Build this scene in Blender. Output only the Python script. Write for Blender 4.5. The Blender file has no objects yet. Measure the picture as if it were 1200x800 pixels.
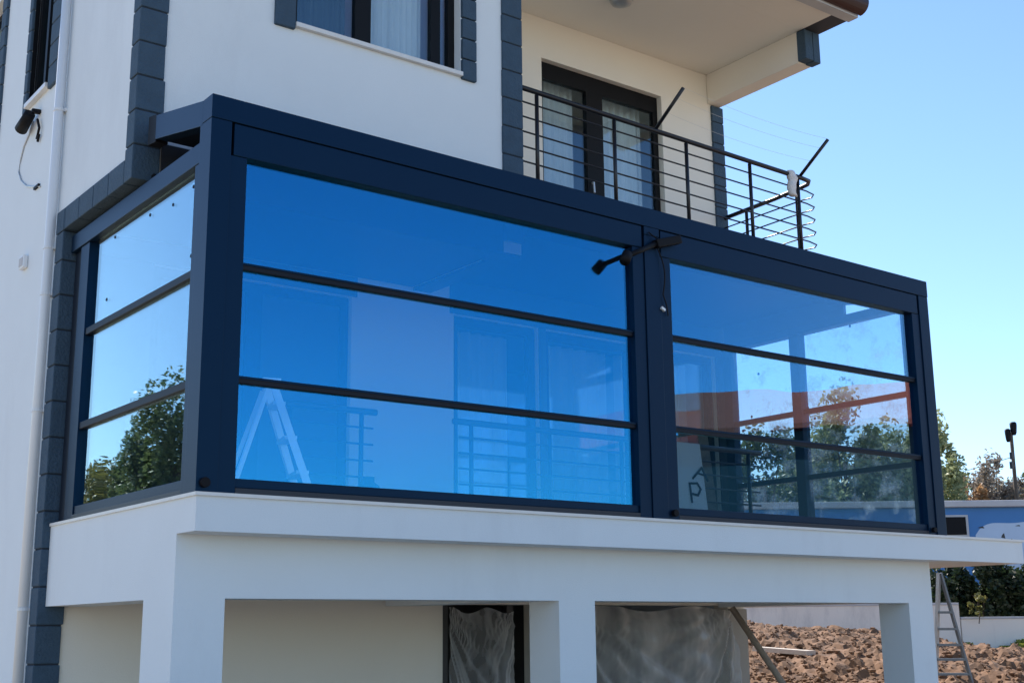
import bpy, bmesh, math, random
from mathutils import Vector, noise
random.seed(7)
S = bpy.context.scene
COL = S.collection
R = math.radians

# ------------------------------------------------------------------ camera
CAM = Vector((-3.28607, -7.67377, -0.87615))
yaw, pit, rol, FPX = R(37.13763), R(12.71469), R(-0.60417), 1499.268
fw = Vector((math.sin(yaw)*math.cos(pit), math.cos(yaw)*math.cos(pit), math.sin(pit)))
r0 = Vector((math.cos(yaw), -math.sin(yaw), 0)); u0 = r0.cross(fw)
rt = r0*math.cos(rol) + u0*math.sin(rol); up = -r0*math.sin(rol) + u0*math.cos(rol)
cam = bpy.data.objects.new('camera', bpy.data.cameras.new('camera')); COL.objects.link(cam)
from mathutils import Matrix
m3 = Matrix((rt, up, -fw)).transposed()
cam.matrix_world = Matrix.Translation(CAM) @ m3.to_4x4()
cam.data.sensor_width = 36; cam.data.lens = FPX/1200*36
cam.data.clip_start = .05; cam.data.clip_end = 3000
S.camera = cam

# ------------------------------------------------------------------ world, sun, exposure
SUN_AZ, SUN_EL = R(9), R(42)
W = bpy.data.worlds.new('World'); S.world = W; W.use_nodes = True
nt = W.node_tree
sky = nt.nodes.new('ShaderNodeTexSky'); sky.sky_type = 'NISHITA'; sky.sun_disc = False
sky.sun_elevation = SUN_EL; sky.sun_rotation = SUN_AZ
sky.air_density = 1.0; sky.dust_density = 0.05; sky.ozone_density = 4.6; sky.altitude = 200
nt.links.new(sky.outputs[0], nt.nodes['Background'].inputs[0])
nt.nodes['Background'].inputs[1].default_value = 0.105
sl = bpy.data.lights.new('sun', 'SUN'); sl.energy = 4.2; sl.angle = R(.53); sl.color = (1, .94, .86)
so = bpy.data.objects.new('sun', sl); COL.objects.link(so)
sd = Vector((math.sin(SUN_AZ)*math.cos(SUN_EL), math.cos(SUN_AZ)*math.cos(SUN_EL), math.sin(SUN_EL)))
so.rotation_euler = sd.to_track_quat('Z', 'Y').to_euler(); so.location = (0, 0, 30)
S.view_settings.view_transform = 'Standard'; S.view_settings.look = 'None'
S.view_settings.gamma = 1; S.view_settings.use_curve_mapping = False
S.view_settings.exposure = 1.17
S.cycles.transparent_max_bounces = 24
S.cycles.max_bounces = 10

def ray(px, py): return fw + rt*((px-600)/FPX) - up*((py-400)/FPX)
def P(px, py, ax, val):                       # pixel -> point on the plane ax = val
    d = ray(px, py); i = 'xyz'.index(ax); return CAM + d*((val-CAM[i])/d[i])
def D(px, py, dist): return CAM + ray(px, py)*dist

# ------------------------------------------------------------------ materials
def nodes(name):
    m = bpy.data.materials.new(name); m.use_nodes = True
    return m, m.node_tree, m.node_tree.nodes['Principled BSDF']
def mat(name, col, rough=.6, metal=0, var=.0, scale=6, bump=0, bscale=60, spec=None, stain=None, stain_scale=.7):
    m, t, b = nodes(name); L = t.links
    b.inputs['Roughness'].default_value = rough; b.inputs['Metallic'].default_value = metal
    b.inputs['Base Color'].default_value = (*col, 1)
    if spec is not None: b.inputs['Specular IOR Level'].default_value = spec
    tc = t.nodes.new('ShaderNodeTexCoord')
    if var:
        n = t.nodes.new('ShaderNodeTexNoise'); n.inputs['Scale'].default_value = scale; n.inputs['Detail'].default_value = 6
        L.new(tc.outputs['Object'], n.inputs['Vector'])
        mx = t.nodes.new('ShaderNodeMix'); mx.data_type = 'RGBA'
        mx.inputs['A'].default_value = (*[c*(1-var) for c in col], 1); mx.inputs['B'].default_value = (*[min(1, c*(1+var)) for c in col], 1)
        L.new(n.outputs['Fac'], mx.inputs['Factor']); out = mx.outputs['Result']
        if stain:
            n2 = t.nodes.new('ShaderNodeTexNoise'); n2.inputs['Scale'].default_value = stain_scale; n2.inputs['Detail'].default_value = 8; n2.inputs['Roughness'].default_value = .7
            mp = t.nodes.new('ShaderNodeMapping'); mp.inputs['Scale'].default_value = (1, 1, .35)
            L.new(tc.outputs['Object'], mp.inputs['Vector']); L.new(mp.outputs[0], n2.inputs['Vector'])
            rm = t.nodes.new('ShaderNodeMapRange'); rm.inputs['From Min'].default_value = .52; rm.inputs['From Max'].default_value = .8
            L.new(n2.outputs['Fac'], rm.inputs['Value'])
            m2 = t.nodes.new('ShaderNodeMix'); m2.data_type = 'RGBA'; m2.inputs['B'].default_value = (*stain, 1)
            L.new(rm.outputs[0], m2.inputs['Factor']); L.new(out, m2.inputs['A']); out = m2.outputs['Result']
        L.new(out, b.inputs['Base Color'])
    if bump:
        n = t.nodes.new('ShaderNodeTexNoise'); n.inputs['Scale'].default_value = bscale; n.inputs['Detail'].default_value = 5
        L.new(tc.outputs['Object'], n.inputs['Vector'])
        bp = t.nodes.new('ShaderNodeBump'); bp.inputs['Strength'].default_value = bump; bp.inputs['Distance'].default_value = .01
        L.new(n.outputs['Fac'], bp.inputs['Height']); L.new(bp.outputs[0], b.inputs['Normal'])
    return m
def glass_mat(name, trans, refl, base, graze=(.85, 1, 1), dirt=0.0):
    m, t, b = nodes(name); L = t.links; t.nodes.remove(b)
    o = t.nodes['Material Output']
    tr = t.nodes.new('ShaderNodeBsdfTransparent'); tr.inputs[0].default_value = (*trans, 1)
    gl = t.nodes.new('ShaderNodeBsdfGlossy'); gl.inputs['Roughness'].default_value = 0.0
    lw = t.nodes.new('ShaderNodeLayerWeight'); lw.inputs['Blend'].default_value = .5
    pw = t.nodes.new('ShaderNodeMath'); pw.operation = 'POWER'; pw.inputs[1].default_value = 4.0
    L.new(lw.outputs['Facing'], pw.inputs[0])
    cm = t.nodes.new('ShaderNodeMix'); cm.data_type = 'RGBA'
    cm.inputs['A'].default_value = (*refl, 1); cm.inputs['B'].default_value = (*graze, 1)
    ms = t.nodes.new('ShaderNodeMapRange'); ms.inputs['From Min'].default_value = .27; ms.inputs['From Max'].default_value = .68   # the coating's tint fades at slanting angles
    L.new(lw.outputs['Facing'], ms.inputs['Value']); L.new(ms.outputs[0], cm.inputs['Factor'])
    L.new(cm.outputs['Result'], gl.inputs['Color'])
    mr = t.nodes.new('ShaderNodeMapRange'); mr.inputs['To Min'].default_value = base; mr.inputs['To Max'].default_value = .95
    L.new(pw.outputs[0], mr.inputs['Value'])
    mx = t.nodes.new('ShaderNodeMixShader'); L.new(mr.outputs[0], mx.inputs[0]); L.new(tr.outputs[0], mx.inputs[1]); L.new(gl.outputs[0], mx.inputs[2])
    res = mx.outputs[0]
    # faint waviness so that the mirror image is not perfectly straight
    tc = t.nodes.new('ShaderNodeTexCoord'); n = t.nodes.new('ShaderNodeTexNoise'); n.inputs['Scale'].default_value = 1.1; n.inputs['Detail'].default_value = 1
    L.new(tc.outputs['Object'], n.inputs['Vector'])
    bp = t.nodes.new('ShaderNodeBump'); bp.inputs['Strength'].default_value = .05; bp.inputs['Distance'].default_value = .05
    L.new(n.outputs['Fac'], bp.inputs['Height']); L.new(bp.outputs[0], gl.inputs['Normal'])
    if dirt:
        df = t.nodes.new('ShaderNodeBsdfTranslucent'); df.inputs[0].default_value = (.8, .85, .88, 1)
        n2 = t.nodes.new('ShaderNodeTexNoise'); n2.inputs['Scale'].default_value = 3.5; n2.inputs['Detail'].default_value = 7; n2.inputs['Roughness'].default_value = .75
        L.new(tc.outputs['Object'], n2.inputs['Vector'])
        r2 = t.nodes.new('ShaderNodeMapRange'); r2.inputs['From Min'].default_value = .5; r2.inputs['From Max'].default_value = .75; r2.inputs['To Max'].default_value = dirt
        L.new(n2.outputs['Fac'], r2.inputs['Value'])
        m2 = t.nodes.new('ShaderNodeMixShader'); L.new(r2.outputs[0], m2.inputs[0]); L.new(res, m2.inputs[1]); L.new(df.outputs[0], m2.inputs[2]); res = m2.outputs[0]
    L.new(res, o.inputs['Surface'])
    return m
def leaf_mat(name, c1, c2):
    m, t, b = nodes(name); L = t.links
    g = t.nodes.new('ShaderNodeNewGeometry'); mx = t.nodes.new('ShaderNodeMix'); mx.data_type = 'RGBA'
    mx.inputs['A'].default_value = (*c1, 1); mx.inputs['B'].default_value = (*c2, 1)
    L.new(g.outputs['Random Per Island'], mx.inputs['Factor']); L.new(mx.outputs['Result'], b.inputs['Base Color'])
    b.inputs['Roughness'].default_value = .55
    tl = t.nodes.new('ShaderNodeBsdfTranslucent'); L.new(mx.outputs['Result'], tl.inputs[0])
    ms = t.nodes.new('ShaderNodeMixShader'); ms.inputs[0].default_value = .35
    o = t.nodes['Material Output']
    L.new(b.outputs[0], ms.inputs[1]); L.new(tl.outputs[0], ms.inputs[2]); L.new(ms.outputs[0], o.inputs['Surface'])
    return m
def sheet_mat(name):
    m, t, b = nodes(name); L = t.links
    o = t.nodes['Material Output']
    b.inputs['Base Color'].default_value = (.75, .75, .75, 1); b.inputs['Roughness'].default_value = .16
    tl = t.nodes.new('ShaderNodeBsdfTranslucent'); tl.inputs[0].default_value = (.7, .72, .74, 1)
    a = t.nodes.new('ShaderNodeAddShader')
    m1 = t.nodes.new('ShaderNodeMixShader'); m1.inputs[0].default_value = .4
    L.new(b.outputs[0], m1.inputs[1]); L.new(tl.outputs[0], m1.inputs[2])
    tr = t.nodes.new('ShaderNodeBsdfTransparent'); tr.inputs[0].default_value = (.9, .92, .94, 1)
    m2 = t.nodes.new('ShaderNodeMixShader')
    tc = t.nodes.new('ShaderNodeTexCoord'); mp = t.nodes.new('ShaderNodeMapping'); mp.inputs['Scale'].default_value = (3.2, 1, 1.1); mp.inputs['Rotation'].default_value = (0, .3, 0)
    n = t.nodes.new('ShaderNodeTexNoise'); n.inputs['Scale'].default_value = 1.2; n.inputs['Detail'].default_value = 3
    L.new(tc.outputs['Object'], mp.inputs[0]); L.new(mp.outputs[0], n.inputs['Vector'])
    r = t.nodes.new('ShaderNodeMapRange'); r.inputs['From Min'].default_value = .35; r.inputs['From Max'].default_value = .65; r.inputs['To Min'].default_value = .82; r.inputs['To Max'].default_value = .42
    L.new(n.outputs['Fac'], r.inputs['Value'])
    lw = t.nodes.new('ShaderNodeLayerWeight'); lw.inputs['Blend'].default_value = .35          # film seen edge-on in a fold hides more
    pm = t.nodes.new('ShaderNodeMath'); pm.operation = 'SUBTRACT'; pm.use_clamp = True
    L.new(r.outputs[0], pm.inputs[0]); L.new(lw.outputs['Facing'], pm.inputs[1]); L.new(pm.outputs[0], m2.inputs[0])
    L.new(m1.outputs[0], m2.inputs[1]); L.new(tr.outputs[0], m2.inputs[2]); L.new(m2.outputs[0], o.inputs['Surface'])
    return m

M = {}
M['plaster'] = mat('plaster', (.73, .78, .81), .85, var=.035, scale=2.2, bump=.25, bscale=140, stain=(.64, .68, .71), stain_scale=.6)  # cool base: the skylight's blue cast is mixed into white plaster
M['soffit'] = mat('warm_bounce_plaster', (.83, .78, .69), .8, var=.03, scale=1.5, bump=.15, bscale=90)  # same white plaster with warm bounce light put into its colour
M['stone'] = mat('blue_grey_stone', (.040, .078, .122), .8, var=.22, scale=9, bump=.9, bscale=45)
M['joint'] = mat('dark_joint', (.02, .03, .045), .9)
M['frame'] = mat('anthracite_powder_coat', (.0020, .0100, .026), .42, metal=0, spec=.38, var=.12, scale=3, bump=.05, bscale=400)
M['frame'].node_tree.nodes['Principled BSDF'].inputs['Specular Tint'].default_value = (.20, .52, 1, 1)  # blue specular tint puts the sky's sheen into the coating
M['frame2'] = mat('anthracite_inner_profile', (.004, .009, .02), .45, var=.1, scale=5)
M['bar'] = mat('sash_bar_coat', (.003, .006, .014), .5, spec=.25)
M['black'] = mat('black_plastic', (.004, .004, .006), .6, spec=.2)
M['marble'] = mat('pale_marble', (.72, .71, .69), .35, var=.08, scale=12)
M['pvc'] = mat('white_pvc', (.72, .74, .76), .35, var=.03, scale=4)
M['rail'] = mat('dark_railing_paint', (.012, .013, .018), .35, metal=.2)
M['doorframe'] = mat('dark_window_frame', (.004, .004, .005), .5, spec=.2)
M['curtain'] = mat('curtain_cloth', (.72, .74, .76), .9, var=.05, scale=20)
M['darkcurtain'] = mat('grey_curtain_cloth', (.05, .085, .10), .9, var=.1, scale=20)
M['steel'] = mat('galvanised_steel', (.45, .46, .47), .4, metal=.7, var=.2, scale=20)
M['darksteel'] = mat('dull_steel', (.16, .17, .18), .5, metal=.3, var=.2, scale=20)
M['alu'] = mat('aluminium', (.62, .64, .66), .35, metal=.5)
M['wood'] = mat('weathered_timber', (.34, .27, .21), .8, var=.3, scale=14, bump=.4, bscale=60)
M['paleboard'] = mat('pale_plank', (.5, .43, .36), .8, var=.2, scale=14, bump=.3, bscale=60)
M['conc'] = mat('raw_concrete', (.32, .31, .29), .9, var=.15, scale=3, bump=.5, bscale=40)
M['dark'] = mat('unlit_room_tone', (.05, .05, .05), .9)
M['gutter'] = mat('oxblood_gutter', (.028, .006, .008), .4)
M['eave'] = mat('dark_eave_board', (.035, .038, .045), .6, var=.2, scale=8)
M['tile'] = mat('red_roof_tile', (.50, .075, .03), .75, var=.25, scale=5, bump=.5, bscale=12)
M['cloth'] = mat('white_rag', (.72, .68, .66), .95, var=.08, scale=30, bump=.5, bscale=80)
M['darkrender'] = mat('darkened_render', (.04, .045, .045), .9, var=.15, scale=1)
M['wallpaint'] = mat('boundary_wall_render', (.84, .78, .70), .9, var=.08, scale=1.2, bump=.3, bscale=60, stain=(.5, .47, .44), stain_scale=1.2)
M['bluewall'] = mat('blue_panel_paint', (.05, .20, .48), .6, var=.12, scale=1.5)
M['roofedge'] = mat('grey_roof_edge', (.50, .50, .51), .8, var=.15, scale=2)
M['mural'] = mat('pale_blue_paint', (.50, .62, .78), .7, var=.12, scale=1.1)
M['bark'] = mat('bark', (.10, .075, .055), .95, var=.3, scale=10, bump=.8, bscale=20)
M['earth'] = mat('ground_earth', (.30, .24, .17), .95, var=.3, scale=.9, bump=.9, bscale=6)
M['dirt'] = mat('turned_soil', (.165, .085, .042), .95, var=.6, scale=5, bump=1.0, bscale=14)
M['glass'] = glass_mat('blue_reflective_glazing', (.87, .95, .98), (.05, .51, 1.0), .235)
M['dirtyglass'] = glass_mat('dusty_glazing', (.93, .97, .98), (.5, .75, 1.0), .05, dirt=.5)
M['winglass'] = glass_mat('window_glass', (.9, .95, .96), (.6, .82, 1), .09)
M['leafdark'] = leaf_mat('leaf_shaded', (.012, .024, .010), (.035, .055, .022))  # the hedge's shade is put into these near-black greens
M['leafmid'] = leaf_mat('leaf_mid', (.06, .095, .035), (.15, .18, .07))
M['leafyellow'] = leaf_mat('leaf_yellow_green', (.10, .11, .03), (.22, .20, .06))
M['leafrust'] = leaf_mat('leaf_rust', (.30, .16, .07), (.45, .28, .14))
M['leafgrey'] = leaf_mat('leaf_grey_brown', (.18, .15, .12), (.34, .29, .23))
M['leafpale'] = leaf_mat('leaf_green_hazed', (.20, .24, .12), (.36, .38, .19))  # backlit haze is mixed into these paler greens
M['grass'] = leaf_mat('weed_blades', (.16, .2, .03), (.35, .36, .06))
M['sheet'] = sheet_mat('clear_plastic_sheet')
M['darkfloor'] = mat('dark_floor', (.07, .07, .075), .6, var=.2, scale=4)  # coloured dark to keep the enclosure's interior dim
M['tan'] = mat('tan_bounce_floor', (.42, .33, .25), .5, var=.1, scale=4)  # unseen floor, its tan chosen to bounce warm light into the recess
M['roomshade'] = mat('painted_room_shade', (.022, .028, .04), .55, var=.1, scale=3)  # dark colour standing in for the dim interior behind the glazing
M['ink'] = mat('dark_ink', (.02, .03, .05), .7)
M['boardwhite'] = mat('white_board', (.78, .8, .8), .7, var=.03, scale=3)

# ------------------------------------------------------------------ mesh helpers
class MB:
    def __init__(s): s.v = []; s.f = []
    def quad(s, a, b, c, d):
        n = len(s.v); s.v += [tuple(a), tuple(b), tuple(c), tuple(d)]; s.f.append((n, n+1, n+2, n+3)); return s
    def box(s, x0, x1, y0, y1, z0, z1, top=None):
        n = len(s.v)
        s.v += [(x0,y0,z0),(x1,y0,z0),(x1,y1,z0),(x0,y1,z0),(x0,y0,z1),(x1,y0,z1),(x1,y1,z1),(x0,y1,z1)]
        s.f += [tuple(n+i for i in q) for q in ((0,3,2,1),(4,5,6,7),(0,1,5,4),(1,2,6,5),(2,3,7,6),(3,0,4,7))]; return s
    def hexa(s, pts):                              # eight corners, bottom ring then top ring
        n = len(s.v); s.v += [tuple(p) for p in pts]
        s.f += [tuple(n+i for i in q) for q in ((0,3,2,1),(4,5,6,7),(0,1,5,4),(1,2,6,5),(2,3,7,6),(3,0,4,7))]; return s
    def xbeam(s, x0, x1, y0, y1, z0f, z1f):        # long box along x with sloped bottom / top given as functions of x
        return s.hexa([(x0,y0,z0f(x0)),(x1,y0,z0f(x1)),(x1,y1,z0f(x1)),(x0,y1,z0f(x0)),(x0,y0,z1f(x0)),(x1,y0,z1f(x1)),(x1,y1,z1f(x1)),(x0,y1,z1f(x0))])
    def tube(s, pts, r, n=8, r2=None):
        pts = [Vector(p) for p in pts]; k = len(pts); base = len(s.v)
        t = (pts[-1]-pts[0]).normalized(); a = Vector((0,0,1)) if abs(t.z) < .9 else Vector((1,0,0))
        for i, p in enumerate(pts):
            if k > 2: t = (pts[min(i+1,k-1)]-pts[max(i-1,0)]).normalized()
            e1 = t.cross(a).normalized(); e2 = t.cross(e1)
            rr = r if r2 is None else r+(r2-r)*i/(k-1)
            for j in range(n):
                q = p+(e1*math.cos(2*math.pi*j/n)+e2*math.sin(2*math.pi*j/n))*rr; s.v.append(tuple(q))
        for i in range(k-1):
            for j in range(n):
                s.f.append((base+i*n+j, base+i*n+(j+1)%n, base+(i+1)*n+(j+1)%n, base+(i+1)*n+j))
        s.f.append(tuple(base+j for j in range(n))[::-1]); s.f.append(tuple(base+(k-1)*n+j for j in range(n))); return s
    def bar(s, a, b, w, h):                        # rectangular bar between two points
        a = Vector(a); b = Vector(b); t = (b-a).normalized(); z = Vector((0,0,1)) if abs(t.z) < .95 else Vector((0,1,0))
        e1 = t.cross(z).normalized()*w/2; e2 = e1.cross(t).normalized()*h/2
        return s.hexa([a-e1-e2, a+e1-e2, b+e1-e2, b-e1-e2, a-e1+e2, a+e1+e2, b+e1+e2, b-e1+e2])
    def build(s, name, m, parent=None, smooth=False, bevel=0):
        me = bpy.data.meshes.new(name); me.from_pydata(s.v, [], s.f); me.validate()
        bm = bmesh.new(); bm.from_mesh(me); bmesh.ops.recalc_face_normals(bm, faces=bm.faces)
        if bevel: bmesh.ops.bevel(bm, geom=list(bm.edges), offset=bevel, segments=2, affect='EDGES', profile=.6)
        bm.to_mesh(me); bm.free()
        me.materials.append(M[m] if isinstance(m, str) else m)
        if smooth:
            for p in me.polygons: p.use_smooth = True
        o = bpy.data.objects.new(name, me); COL.objects.link(o)
        if parent:
            o.parent = parent; o.matrix_parent_inverse = Matrix.Identity(4)
            o.location = -Vector(parent.location) if parent.parent is None else (0,0,0)
        return o
def tag(o, label, cat, group=None):
    o['label'] = label; o['category'] = cat
    if group: o['group'] = group
    return o
def thing(name, loc, label, cat, group=None):
    o = bpy.data.objects.new(name, None); COL.objects.link(o); o.location = loc; o.empty_display_size = .2
    return tag(o, label, cat, group)
def struct(o): o['kind'] = 'structure'; return o
def stuff(o): o['kind'] = 'stuff'; return o
def child(o, parent):                                # attach a copied/created object keeping world coords
    o.parent = parent; o.location = -Vector(parent.location) if parent.parent is None else (0,0,0); return o
# children are built in world coordinates; a part sits at -parent.location, a sub-part at 0
def sub(mb, name, m, part, **k):
    o = mb.build(name, m, None, **k); o.parent = part; o.location = (0,0,0); return o

def wall_mesh(axis, pos, thick, u0, u1, v0, v1, holes):
    """wall in plane axis=pos; u along the other horizontal axis, v = z; outer face at pos, body towards +axis"""
    us = sorted({u0, u1, *[h[0] for h in holes], *[h[1] for h in holes]}); us = [u for u in us if u0 <= u <= u1]
    vs = sorted({v0, v1, *[h[2] for h in holes], *[h[3] for h in holes]}); vs = [v for v in vs if v0 <= v <= v1]
    solid = {}
    for i in range(len(us)-1):
        for j in range(len(vs)-1):
            cu, cv = (us[i]+us[i+1])/2, (vs[j]+vs[j+1])/2
            solid[i,j] = not any(h[0] < cu < h[1] and h[2] < cv < h[3] for h in holes)
    p = (lambda u, v, d: (pos+d, u, v)) if axis == 'x' else (lambda u, v, d: (u, pos+d, v))
    mb = MB()
    for (i,j), sld in solid.items():
        if not sld: continue
        a, b, c, d = us[i], us[i+1], vs[j], vs[j+1]
        mb.quad(p(a,c,0), p(b,c,0), p(b,d,0), p(a,d,0)); mb.quad(p(a,c,thick), p(a,d,thick), p(b,d,thick), p(b,c,thick))
        if not solid.get((i-1,j)): mb.quad(p(a,c,0), p(a,d,0), p(a,d,thick), p(a,c,thick))
        if not solid.get((i+1,j)): mb.quad(p(b,c,0), p(b,c,thick), p(b,d,thick), p(b,d,0))
        if not solid.get((i,j-1)): mb.quad(p(a,c,0), p(a,c,thick), p(b,c,thick), p(b,c,0))
        if not solid.get((i,j+1)): mb.quad(p(a,d,0), p(b,d,0), p(b,d,thick), p(a,d,thick))
    me_v = {}; nv = []; nf = []
    for f in mb.f:
        q = []
        for k in f:
            key = tuple(round(c, 5) for c in mb.v[k])
            if key not in me_v: me_v[key] = len(nv); nv.append(key)
            q.append(me_v[key])
        nf.append(tuple(q))
    mb.v, mb.f = nv, nf
    return mb

# ------------------------------------------------------------------ ground
def sstep(a, b, x): t = max(0, min(1, (x-a)/(b-a))); return t*t*(3-2*t)
def gh(x, y):
    t = .6*x+.8*y
    s = sstep(3, 9, t)*sstep(5, 9, x)
    h = -2.5+.88*s
    return h
def mound(x, y):
    d = ((x-13.5)/4.0)**2+((y-7.6)/3.2)**2
    e = ((x-11.5)/3.5)**2+((y-3.2)/2.5)**2
    h = .62*math.exp(-d)+.12*math.exp(-e)
    n = noise.fractal(Vector((x*.9, y*.9, 3.1)), .8, 2.1, 6)*.16+abs(noise.noise(Vector((x*3.1, y*3.1, 9))))*.09+noise.fractal(Vector((x*4.3, y*4.3, 5)), .6, 2.2, 4)*.05
    edge = min(1, max(0, (x-8.6)/1.2))*sstep(34, 28, x)
    return h+n*edge
g = MB(); xs = [-900,-400,-150,-60,-30,-15,-8]+[-4+i*1.0 for i in range(44)]+[44,50,60,80,120,200,400,900]
ys = [-900,-400,-150,-60,-30,-15]+[-9+i*1.0 for i in range(42)]+[36,44,60,90,150,300,900]
for y in ys:
    for x in xs: g.v.append((x, y, gh(x, y)))
nx = len(xs)
for j in range(len(ys)-1):
    for i in range(nx-1): a = j*nx+i; g.f.append((a, a+1, a+nx+1, a+nx))
struct(g.build('ground', 'earth', smooth=True))
g = MB(); X0, X1, Y0, Y1, st = 8.4, 30, -3, 17, .075
nx = int((X1-X0)/st)+1; ny = int((Y1-Y0)/st)+1
for j in range(ny):
    for i in range(nx):
        x, y = X0+i*st, Y0+j*st
        b = min(1, (x-X0)/.8, (X1-x)/.8, (y-Y0)/.8, (Y1-y)/.8)
        g.v.append((x, y, gh(x, y)+.05*0+(mound(x, y)+.10)*b-.06*(1-b)))
for j in range(ny-1):
    for i in range(nx-1): a = j*nx+i; g.f.append((a, a+1, a+nx+1, a+nx))
struct(g.build('dirt_ground', 'dirt', smooth=False))
def dz(x, y): return gh(x, y)+mound(x, y)+.10
# loose clods
cl = MB(); rnd = random.Random(5)
ico = [(0,0,1),(.89,0,.45),(.28,.85,.45),(-.72,.53,.45),(-.72,-.53,.45),(.28,-.85,.45),(.72,.53,-.45),(-.28,.85,-.45),(-.89,0,-.45),(-.28,-.85,-.45),(.72,-.53,-.45),(0,0,-1)]
icf = [(0,1,2),(0,2,3),(0,3,4),(0,4,5),(0,5,1),(1,6,2),(2,7,3),(3,8,4),(4,9,5),(5,10,1),(2,6,7),(3,7,8),(4,8,9),(5,9,10),(1,10,6),(6,11,7),(7,11,8),(8,11,9),(9,11,10),(10,11,6)]
for k in range(15000):
    x = 8.8+13*rnd.random()**1.4; y = rnd.uniform(0, 12); s = rnd.choice((.012,.015,.015,.02,.02,.025,.03,.045))*rnd.uniform(.7,1.3)
    z = dz(x, y); n = len(cl.v)
    for p in ico: q = rnd.uniform(.65,1.2); cl.v.append((x+p[0]*s*q, y+p[1]*s*q, z+p[2]*s*q*.75))
    cl.f += [tuple(n+i for i in f) for f in icf]
o = cl.build('soil_clods', 'dirt'); stuff(o); tag(o, 'loose brown clods lying on the turned soil', 'soil')

# ------------------------------------------------------------------ house
house = thing('house', (-.04, 1.32, -3.0), 'off-white rendered house with blue-grey corner stones and an upstairs balcony', 'house')
WLX, WFY, WBY = -.04, 1.32, 2.87            # left wall plane, upper front wall plane, recessed wall plane
# left wall
lw = [(1.0, 2.87, -4, 2.50), (3.60, 4.25, 4.05, 5.75), (5.40, 6.3, 4.05, 5.75)]
wall_mesh('x', WLX, .18, WFY, 11, -3.2, 6.2, lw).build('wall', 'plaster', house)
fw_holes = [(1.265, 2.962, 4.10, 5.75)]
wall_mesh('y', WFY, .25, .14, 3.645, 2.50, 6.2, fw_holes).build('wall', 'plaster', house)
MB().box(3.44, 3.645, 1.57, 2.87, 2.50, 6.2).build('wall', 'plaster', house)
DX0, DX1, DZ1 = 5.16, 7.03, 5.48
GLO = [(.75, 2.75, .02, 2.3), (3.95, 5.05, .02, 2.3), (5.15, 7.75, .02, 2.3)]
holes = [(DX0, DX1, 3.16, DZ1), (3.82, 4.98, -3.2, -.62), (5.15, 7.78, -3.2, -.62)]+GLO
wall_mesh('y', WBY, .22, .14, 8.06, -3.2, 5.969, holes).build('wall', 'soffit', house)  # warm tone stands in for bounce light on this recessed wall
MB().box(7.84, 8.06, 3.09, 11, -3.2, 5.96).build('wall', 'plaster', house)
# rooms behind the openings are closed; their gloom is also put into the dark inner wall
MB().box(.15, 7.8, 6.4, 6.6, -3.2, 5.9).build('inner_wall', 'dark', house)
MB().box(.15, 7.8, 3.10, 6.38, -.36, -.12).build('inner_floor', 'conc', house)
MB().box(.15, 7.8, 3.10, 6.38, 2.66, 2.9).build('inner_floor', 'conc', house)
MB().box(.15, 7.8, 3.10, 6.38, 5.7, 5.9).build('inner_ceiling', 'soffit', house)
MB().box(3.66, 7.82, 1.22, 2.86, 2.86, 3.14).build('balcony_slab', 'tan', house)
MB().box(3.646, 7.82, 1.23, 2.845, 2.66, 2.858).build('shade_lining', 'roomshade', house)  # dark sheet added to hold the ceiling in shade
MB().box(.15, 3.43, 1.58, 2.845, 2.502, 2.75).build('floor_slab', 'roomshade', house)
# upstairs soffit, beam and eaves
MB().box(-.02, 7.83, .84, 1.31, 5.97, 6.12).build('soffit', 'soffit', house)
MB().box(3.646, 7.83, 1.312, 3.3, 5.97, 6.12).build('soffit', 'soffit', house)
MB().box(7.83, 8.05, 1.385, 2.866, 5.58, 5.971).build('beam', 'soffit', house, bevel=.006)
MB().box(7.832, 8.10, .84, 11, 5.972, 6.12).build('eave_board', 'eave', house)
MB().box(-.32, 8.10, .70, .838, 5.95, 6.05).build('eave_board', 'roofedge', house)
gt = MB(); n = 9
prof = [(.70-.13*math.sin(a)*1.0-.02, 6.10-.13*math.cos(a)) for a in [math.pi*.5*i/(n-1)*1.15 for i in range(n)]]
for x in (-.32, 8.12):
    for (y, z) in prof: gt.v.append((x, y, z))
    for (y, z) in prof: gt.v.append((x, y+.012, z+.012))
m = 2*n
for i in range(n-1):
    gt.f += [(i, i+1, m+i+1, m+i), (n+i, m+n+i, m+n+i+1, n+i+1), (i, n+i, n+i+1, i+1), (m+i, m+i+1, m+n+i+1, m+n+i)]
gt.build('gutter', 'gutter', house, smooth=False)
MB().hexa([(-.32,.55,6.17),(8.14,.55,6.17),(8.14,6.2,8.6),(-.32,6.2,8.6),(-.32,.55,6.23),(8.14,.55,6.23),(8.14,6.2,8.68),(-.32,6.2,8.68)]).build('roof', 'tile', house)
MB().hexa([(-.32,6.21,8.6),(8.14,6.21,8.6),(8.14,11.6,6.1),(-.32,11.6,6.1),(-.32,6.21,8.68),(8.14,6.21,8.68),(8.14,11.6,6.18),(-.32,11.6,6.18)]).build('roof', 'tile', house)
MB().box(.2, 7.8, 10.8, 11, -3.2, 6.1).build('wall', 'plaster', house)
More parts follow.
